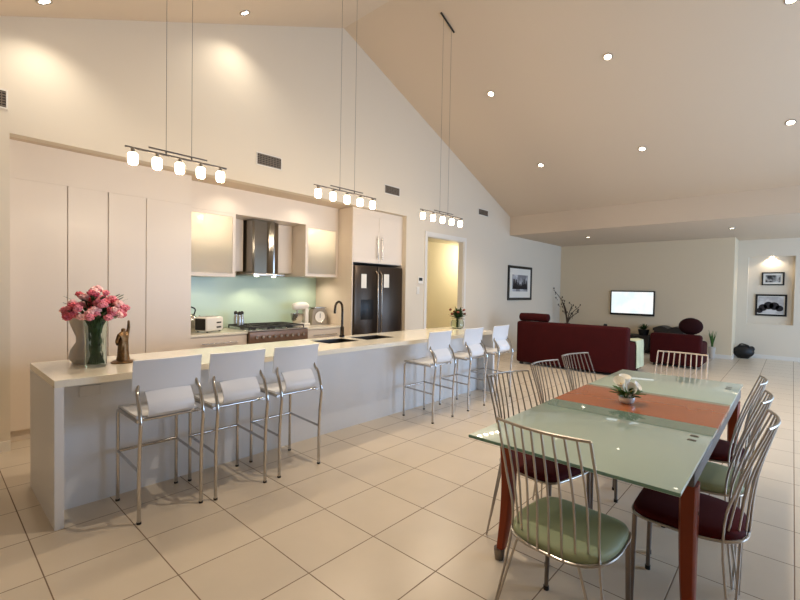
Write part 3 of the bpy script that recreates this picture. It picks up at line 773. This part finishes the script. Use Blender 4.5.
# ------------------------------------------------------------------ lights and fittings
PWR_G, PWR_S, PWR_H = 5.8, 92., 1.
def make_pendant(x0, x1, y, z, xa, xb, label):
    cx = (xa+xb)/2; zt = zc(cx)
    t = thing('pendant_light', label, 'pendant light', (cx, y, z), 0, 'three pendant lights over the island')
    a, b = x0-cx, x1-cx
    B().cyl((a, 0, 0), (b, 0, 0), .008, n=8).build('rail', DSTEEL, t)
    m = (a+b)/2
    B().cyl((xa-cx-.12, .0, .03), (xb-cx+.12, .0, .03), .006, n=8).cyl((xa-cx, 0, 0), (xa-cx, 0, .03), .006, n=8).cyl((xb-cx, 0, 0), (xb-cx, 0, .03), .006, n=8).build('upper_rail', DSTEEL, t)
    for k in range(5):
        x = a+.05+k*(b-a-.10)/4
        s = B().lathe([(0, -.118), (.024, -.117), (.032, -.108), (.034, -.075), (.033, -.045), (.024, -.034), (0, -.032)], (x, 0, 0), 18).build('glass_shade', GLOBE, t)
        B().cyl((x, 0, -.032), (x, 0, 0), .014, n=10).build('lamp_holder', STEEL, s)
        light('POINT', 'pendant_bulb', (x+cx, y, z-.155), PWR_G*1.0, (1, .835, .63), .04)
    for xx in (xa, xb):
        B().cyl((xx-cx, 0, .02), (xx-cx, 0, zc(xx)-z-.03), .0018, n=6).build('cable', DSTEEL, t)
    B().tube([(xa-cx-.06, 0, zc(xa-.06)-z-.012), (xb-cx+.06, 0, zc(xb+.06)-z-.012)] if (xa > RX or xb < RX) else [(xa-cx-.06, 0, zc(xa-.06)-z-.012), (RX-cx, 0, RZ-z-.012), (xb-cx+.06, 0, zc(xb+.06)-z-.012)], .012, 8).build('ceiling_bar', DARK, t)
make_pendant(.965, 1.70, 3.5, 2.415, 1.235, 1.42, 'five-globe pendant light above the pink flower end of the island')
make_pendant(2.585, 3.43, 3.5, 2.455, 2.91, 3.11, 'five-globe pendant light above the island sink')
make_pendant(4.22, 5.15, 3.5, 2.46, 4.62, 4.80, 'five-globe pendant light above the far end of the island, near the doorway')

dl0 = None
def downlight(x, y, z, tilt, label, power, spot=95, vis=True, col=(1, .85, .67), bl=.8):
    global dl0
    if vis:
        if dl0 is None:
            dl0 = thing('downlight', label, 'downlight', (x, y, z), 0, 'recessed ceiling downlights')
            B().tube([(.05*math.cos(a*PI/12), .05*math.sin(a*PI/12), -.004) for a in range(24)], .009, 8, closed=True).build('ring', STEEL, dl0)
            B().lathe([(0, -.010), (.03, -.009), (.042, -.002), (.042, .0)], n=20).build('lamp', LAMP, dl0)
            dl0.rotation_euler = (0, tilt, 0)
        else:
            o = dup(dl0, (x, y, z), 0, label); o.rotation_euler = (0, tilt, 0)
    light('SPOT', 'downlight_beam', (x, y, z-.05), power, col, .035, (0, 0, 0), spot, bl)
tr = math.atan(SR); tl = -math.atan(SL)
rows = [('nearest the ridge above the island', 5.95, 3.56), ('ceiling downlight', 5.97, 1.86), ('x', 6.0, .10), ('x', 7.72, 3.53), ('x', 7.78, 1.86), ('x', 7.80, .09)]
LBL = ['downlight in the right slope, upper row, closest to the kitchen wall', 'downlight in the right slope, upper row, second from the kitchen wall', 'downlight in the right slope at the top right corner of the photo',
       'downlight in the right slope, lower row, closest to the kitchen wall', 'downlight in the right slope, lower row, second from the kitchen wall', 'downlight in the right slope, lower row, at the right edge of the photo']
for (n_, x, y), lb in zip(rows, LBL): downlight(x, y, zc(x)-.002, tr, lb, PWR_S)
downlight(.69, 4.62, zc(.69)-.002, tl, 'downlight in the left slope at the top left corner of the photo', PWR_S*.27, 135, True, (1, .93, .80), 1.)
downlight(2.44, 4.62, zc(2.44)-.002, tl, 'downlight in the left slope left of the ridge', PWR_S*.27, 135, True, (1, .93, .80), 1.)
downlight(10.5, 3.6, ZB-.001, 0, 'small downlight in the lounge ceiling near the left wall', PWR_S*.2, 120)
downlight(10.6, .92, ZB-.001, 0, 'small downlight in the lounge ceiling left of the picture niche', PWR_S*.2, 120)
# unseen beams: first set to brighten the mid floor, last two continue the rows
for x, y, k in ((2.44, 1.75, 1.9), (4.4, 1.9, 1.2), (5.97, -1.6, .5), (7.8, -1.6, .5)):
    downlight(x, y, zc(x)-.002, 0, '', PWR_S*k, vis=False)
# niche lamp
nl = thing('niche_downlight', 'lamp in the top of the picture niche in the far wall', 'downlight', (XN+.05, .38, nz1-.001))
B().lathe([(0, -.008), (.03, -.008), (.04, 0)], n=16).build('lamp', LAMP, nl)
light('SPOT', 'niche_beam', (XN+.055, .38, nz1-.025), 12, (1, .88, .70), .02, (0, .0, 0), 150, .6)

# vents in the kitchen wall
v0 = None
for x0, x1, z0, z1, lb in ((2.78, 3.14, 2.955, 3.115, 'dark louvred air vent in the wall above the range hood'), (5.04, 5.41, 3.0, 3.15, 'louvred air vent in the wall above the fridge'),
                           (7.86, 8.26, 3.05, 3.19, 'louvred air vent in the wall right of the doorway'), (.15, .50, 2.90, 3.06, 'dark louvred air vent in the wall at the left edge of the photo')):
    t = thing('air_vent', lb, 'air vent', ((x0+x1)/2, YW, (z0+z1)/2), 0, 'air vents in the kitchen wall')
    h, k_ = (x1-x0)/2, (z1-z0)/2; e = .012
    B().box(-h, h, -.010, -.001, -k_, -k_+e).box(-h, h, -.010, -.001, k_-e, k_).box(-h, -h+e, -.010, -.001, -k_+e, k_-e).box(h-e, h, -.010, -.001, -k_+e, k_-e).build('frame', TRIM, t)
    B().box(-h+e, h-e, -.003, -.001, -k_+e, k_-e).build('duct_opening', DUCT, t)
    s = B(); n = 6
    for i in range(n):
        z = -k_+e+(i+.5)*(2*k_-2*e)/n; s.box(-h+e, h-e, -.009, -.003, z-.004, z+.004)
    for i in range(1, 9):
        x = -h+i*2*h/9; s.box(x-.003, x+.003, -.008, -.003, -k_+e, k_-e)
    s.build('louvres', LOUV, t)
# intercom and switch
t = thing('intercom', 'small black and white wall intercom beside the doorway', 'intercom', (5.99, YW, 1.62))
B().box(-.07, .07, -.022, -.001, -.06, .06, .005).build('body', SHELFW, t)
B().box(-.055, .04, -.024, -.022, -.01, .045).build('screen', BLACK, t)
t = thing('light_switch', 'white light switch below the wall intercom', 'switch', (5.93, YW, 1.44))
B().box(-.04, .04, -.010, -.001, -.065, .065, .003).build('plate', TRIM, t)
B().box(-.012, .012, -.014, -.010, -.02, .02, .002, 1).build('rocker', TRIM, t)

# ------------------------------------------------------------------ pictures
def picture(label, axis, c, w, h_, art, depth=.03, fw=.03, mw=.05):
    t = thing('framed_picture', label, 'picture', c, 0 if axis == 'y' else -PI/2, 'framed black and white pictures')
    f = B(); a, b = w/2, h_/2
    f.box(-a, a, -depth, -.001, -b, -b+fw).box(-a, a, -depth, -.001, b-fw, b).box(-a, -a+fw, -depth, -.001, -b+fw, b-fw).box(a-fw, a, -depth, -.001, -b+fw, b-fw)
    f.build('frame', BLACK, t)
    B().box(-a+fw, a-fw, -.014, -.001, -b+fw, b-fw).build('mount', PAPER, t)
    p = B().box(-a+fw+mw, a-fw-mw, -.016, -.0142, -b+fw+mw, b-fw-mw).build('print', art, t)
    return t, p, a-fw-mw, b-fw-mw
INK = mat('print ink', rgb(34, 28, 30), .7)
t, p, a, b = picture('large black framed print with wide white mount on the left wall above the sofa', 'y', (9.80, YW, 1.655), 1.22, .82, m_art('print grey', 1., 4., rgb(130, 126, 128), rgb(206, 204, 204)), fw=.06, mw=.15)
s = B()
for k in range(7):
    x = -a*.78+k*a*.26; hh = b*(.5+.5*math.sin(1.3*k+1)); s.prism([(x-a*.2, -b*.72), (x+a*.2, -b*.72), (x+a*.05, -b*.1+hh*.6), (x-a*.05, -b*.05+hh*.6)], 'y', -.018, -.0165)
s.build('print_shapes', INK, p)
t, p, a, b = picture('upper, smaller framed black and white photo in the lit niche', 'x', (XN+.11, .355, 1.85), .40, .30, m_art('print dark one', 4., 7., rgb(40, 38, 38), rgb(190, 188, 184)), fw=.028, mw=.04)
t, p, a, b = picture('lower, larger framed black and white photo in the lit niche', 'x', (XN+.11, .375, 1.24), .56, .50, m_art('print dark two', 9., 5., rgb(170, 166, 164), rgb(206, 202, 200)), fw=.04, mw=.015)
s = B()
for x, z, r in ((-.14, -.06, .08), (-.04, -.01, .09), (.06, -.02, .09), (.15, -.07, .07), (-.20, -.13, .06)):
    s.prism([(x+r*math.cos(i*PI/8), z+r*math.sin(i*PI/8)) for i in range(16)], 'y', -.0175, -.0165)
s.build('print_shapes', INK, p)

# ------------------------------------------------------------------ lounge
t = thing('television', 'wall mounted flat television with a bright white screen', 'television', (XF, 3.06, 1.21), -PI/2)
B().box(-.515, .515, -.07, -.02, -.315, .315, .008).build('bezel', BLACK, t)
B().box(-.485, .485, -.0715, -.0702, -.265, .285).build('screen', SCREEN, t)
B().box(-.2, .2, -.02, -.001, -.15, .15).build('wall_bracket', DARK, t)

def sofa(label, loc, rz, W, D, Hb, name='sofa', cat='sofa', seats=2, arm=.58):
    """local: back on -x side, faces +x"""
    t = thing(name, label, cat, loc, rz)
    h = W/2; aw = .17
    B().box(0, .22, -h, h, .04, Hb, .05, 3).build('back', SOFA, t)
    B().box(.20, D, -h+aw, h-aw, .05, .30, .02, 2).build('base', SOFA, t)
    for s in (-1, 1):
        B().box(.10, D+.01, s*h-(aw if s > 0 else 0), s*h+(aw if s < 0 else 0), .04, arm, .05, 3).build('arm', SOFA, t)
        B().box(.03, .09, s*(h-.10)-.03, s*(h-.10)+.03, 0, .05).build('foot', DARK, t)
        B().box(D-.09, D-.03, s*(h-.10)-.03, s*(h-.10)+.03, 0, .05).build('foot', DARK, t)
    w_ = (W-2*aw)/seats
    for k in range(seats):
        y0 = -h+aw+k*w_
        B().box(.22, D+.01, y0+.005, y0+w_-.005, .30, .46, .04, 3).build('seat_cushion', SOFA, t)
        B().box(.205, .38, y0+.01, y0+w_-.01, .46, Hb-.02, .05, 3).build('back_cushion', SOFA, t)
    return t
sofa('long maroon sofa seen from behind, facing the television', (8.08, 3.10, 0), 0, 2.06, 1.05, .862)
tag(B().tube([(0, -.30, 0), (0, -.285, 0), (0, 0, .005), (0, .285, 0), (0, .30, 0)], [.055, .078, .08, .078, .055], 16).build('bolster', SOFA, loc=(8.19, 3.80, .943)), 'maroon bolster cushion lying on the left end of the long sofa back', 'cushion')
sofa('maroon armchair seen from behind, beside the throw, facing the television', (10.05, 1.72, 0), 0, .88, .85, .66, 'armchair', 'armchair', 1, .5)
c = B().ball((0, 0, 0), .2, (.45, 1.05, .85), 3); 
tag(c.build('cushion', DMAR, loc=(10.34, 1.50, .815)), 'round dark maroon cushion at the right end of the armchair', 'cushion')
# throw over the sofa arm
G = []
for i in range(9):
    row = []
    prof = [(-.03, .10), (-.025, .30), (-.022, .52), (-.012, .592), (.08, .604), (.19, .592), (.196, .57), (.200, .53), (.200, .49)][i]
    for k in range(10):
        u = k/9; row.append((8.60+.50*u+.012*math.sin(i*1.3+k), 2.075+prof[0]+.006*math.sin(k*2.1), prof[1]+.008*math.sin(k*1.7) if i < 3 or i > 5 else prof[1]))
    G.append(row)
thr = B().grid(G, .012).build('throw_blanket', THROW)
tag(thr, 'cream throw hanging over the right arm of the long maroon sofa', 'throw')
# low cabinet and what stands on it
t = thing('media_cabinet', 'low dark media cabinet on the far wall under the television', 'cabinet', (XF-.26, 3.36, 0))
B().box(-.22, .24, -.82, .82, .08, .40, .006).build('body', DARK, t)
B().box(-.24, .24, -.84, .84, .40, .43, .006).build('top', DARK, t)
for s in (-.81, -.27, .27): B().box(-.235, -.22, s+.005, s+.53, .10, .39, .004, 1).build('door', DARK, t)
for y in (-.75, .75):
    for x in (-.15, .18): B().box(x-.03, x+.03, y-.03, y+.03, 0, .08).build('leg', DARK, t)
t = thing('speaker_dock', 'black speaker dock with a knob on the media cabinet left of the television', 'speaker', (XF-.28, 3.62, .43))
B().box(-.10, .10, -.20, .20, 0, .13, .02).build('body', BLACK, t)
B().lathe([(.04, .13), (.05, .19), (.03, .22), (0, .22)], n=16).build('knob', BLACK, t)
t = thing('potted_plant', 'dark leafy plant in a black pot on the media cabinet below the television', 'plant', (XF-.28, 2.72, .43))
B().lathe([(0, 0), (.10, 0), (.13, .14), (.12, .14), (0, .12)], n=20).build('pot', BLACK, t)
lv = B()
for k in range(36):
    a_ = random.uniform(0, 2*PI); el = random.uniform(.2, 1.3); d = Vector((math.cos(a_)*math.cos(el), math.sin(a_)*math.cos(el), math.sin(el))); sd = Vector((-math.sin(a_), math.cos(a_), 0)); G = []
    for i in range(4):
        u = i/3; wd = .02*math.sin(PI*(u*.85+.1)); c = Vector((0, 0, .13))+d*(.16*u); G.append([c+sd*wd, c-sd*wd])
    lv.grid(G, .001)
lv.build('leaves', LEAF, t)
t = thing('wooden_chest', 'dark chest with a scalloped top against the far wall behind the armchair', 'chest', (XF-.30, 2.15, 0))
B().box(-.22, .28, -.30, .30, .06, .58, .01).build('body', DARK, t)
B().prism([(-.32, .58)]+[(-.32+.64*i/16, .64+.05*abs(math.sin(PI*i/8))) for i in range(17)]+[(.32, .58)], 'x', -.24, .28).build('lid', DARK, t)
for y in (-.26, .26): B().box(-.2, .26, y-.03, y+.03, 0, .06).build('foot', DARK, t)
# glass side table
t = thing('side_table', 'small dark glass side table between the sofa and the armchair', 'table', (9.6, 2.75, 0))
B().box(-.25, .25, -.28, .28, .50, .52, .004, 1).build('tabletop', BLACK, t)
for x in (-.22, .22):
    for y in (-.25, .25): B().cyl((x, y, 0), (x, y, .50), .014, n=8).build('leg', DSTEEL, t)
# twigs in a tall vase
t = thing('floor_vase', 'tall dark floor vase behind the long sofa', 'vase', (11.85, 4.55, 0))
B().lathe([(0, 0), (.10, 0), (.15, .2), (.12, .45), (.06, .58), (.07, .62), (.05, .60), (0, .55)], n=24).build('body', DARK, t)
t = thing('twig_arrangement', 'bare dark branching twigs standing in the tall floor vase', 'twigs', (11.85, 4.55, .57))
tw = B(); lf = B()
for (ex, ey, ez) in ((-.1, .36, .95), (.0, .20, .70), (.05, -.10, .55), (0, -.30, .50), (-.1, .08, .6), (.1, -.22, .34)):
    p = [(0, 0, -.005), (ex*.15, ey*.15, ez*.35), (ex*.5+.02, ey*.45, ez*.7), (ex, ey, ez)]
    tw.tube(p, [.016, .014, .010, .006], 6, smooth=4)
    for u in (.5, .7, .85, .97):
        c = Vector((ex*u, ey*u, ez*u)); q = c+Vector((random.uniform(-.05, .05), random.uniform(-.08, .08), .07)); tw.tube([c, q], [.007, .004], 5); lf.ball(q, .018, (1, 1, 1.6), 1)
tw.build('branches', RATTAN, t); lf.build('buds', RATTAN, t)
# plant spike right of the armchair and bag by the step in the wall
t = thing('spiky_plant', 'small green upright plant by the far wall, right of the armchair', 'plant', (XF-.16, 1.34, 0))
B().lathe([(0, 0), (.05, 0), (.07, .26), (.06, .26), (0, .24)], n=20).build('pot', FROSTV, t)
lv = B()
for k in range(12):
    a_ = k*2.4; d = Vector((math.cos(a_)*.25, math.sin(a_)*.25, 1)).normalized(); sd = Vector((-math.sin(a_), math.cos(a_), 0)); G = []
    L0 = random.uniform(.25, .42)
    for i in range(5):
        u = i/4; wd = .022*(1-u*.9); c = Vector((0, 0, .27))+d*(L0*u); G.append([c+sd*wd, c-sd*wd])
    lv.grid(G, .002)
lv.build('leaves', LEAF2, t)
t = thing('black_bag', 'slouched black bag on the floor by the far wall under the niche side', 'bag', (12.82, .82, 0))
b = B(); b.ball((0, 0, .15), .19, (.7, 1.05, .8), 3, .04)
for v in b.bm.verts:
    if v.co.z < .03: v.co.z = .0
b.build('body', BAGM, t)
B().tube([(-.05, -.12, .25), (-.05, -.08, .30), (-.05, .04, .33), (-.05, .10, .26)], .016, 8, smooth=4).build('strap', BAGM, t)
B().ball((.02, -.13, .22), .07, (1, 1, 1), 2, .15).build('flap', BAGM, t)

# ------------------------------------------------------------------ light from the hall, hood and windows, plus added kitchen spots
light('POINT', 'hall_light', (9.3, 5.75, 2.3), 25, (1, .93, .78), .08)
for x in (2.6, 3.7): light('SPOT', 'recess_fill', (x, 5.13, NZ-.02), 6, (1, .86, .70), .04, (0, 0, 0), 150, .8)  # unseen spots added in the recess ceiling to brighten the kitchen
for x, pw in ((2.42, 4), (4.15, 9)): light('SPOT', 'bench_fill', (x, 5.62, 1.555 if x < 3 else 1.605), pw, (1, .86, .68), .04, (0, 0, 0), 165, .8)  # added spots lifting the splashback, bench and fridge housing side
light('SPOT', 'hood_light', (3.2, 5.62, 1.585), 9, (1, .86, .62), .03, (0, 0, 0), 130, .5)
for n_, (x, pw) in enumerate(((5.55, 210), (11.05, 120))):
    light('AREA', 'window_daylight', (x, -3.06, 1.42), pw, (.46, .68, 1), (3.0, 2.0), (PI/2, 0, 0))
W = bpy.data.worlds.new('World'); S.world = W; W.use_nodes = True
bg = W.node_tree.nodes['Background']; bg.inputs[0].default_value = (.55, .70, 1., 1); bg.inputs[1].default_value = .6

# ------------------------------------------------------------------ camera
f, yaw, pitch, roll, H = 433.8885, .7358, -.0231, .0177, 1.44
c, s = math.cos(yaw), math.sin(yaw)
fw = Vector((c*math.cos(pitch), s*math.cos(pitch), math.sin(pitch))); r = Vector((s, -c, 0)); u = r.cross(fw)
r2 = r*math.cos(roll)+u*math.sin(roll); u2 = r2.cross(fw)
cd = bpy.data.cameras.new('camera'); cam = bpy.data.objects.new('camera', cd); COL.objects.link(cam)
cd.sensor_width = 36; cd.lens = f*36/800; cd.clip_start = .05; cd.clip_end = 100
cam.matrix_world = Matrix(((r2.x, u2.x, -fw.x, 0), (r2.y, u2.y, -fw.y, 0), (r2.z, u2.z, -fw.z, H), (0, 0, 0, 1)))
S.camera = cam
S.view_settings.view_transform = 'Standard'; S.view_settings.look = 'None'; S.view_settings.gamma = 1
S.view_settings.use_curve_mapping = False
S.view_settings.exposure = 0.08
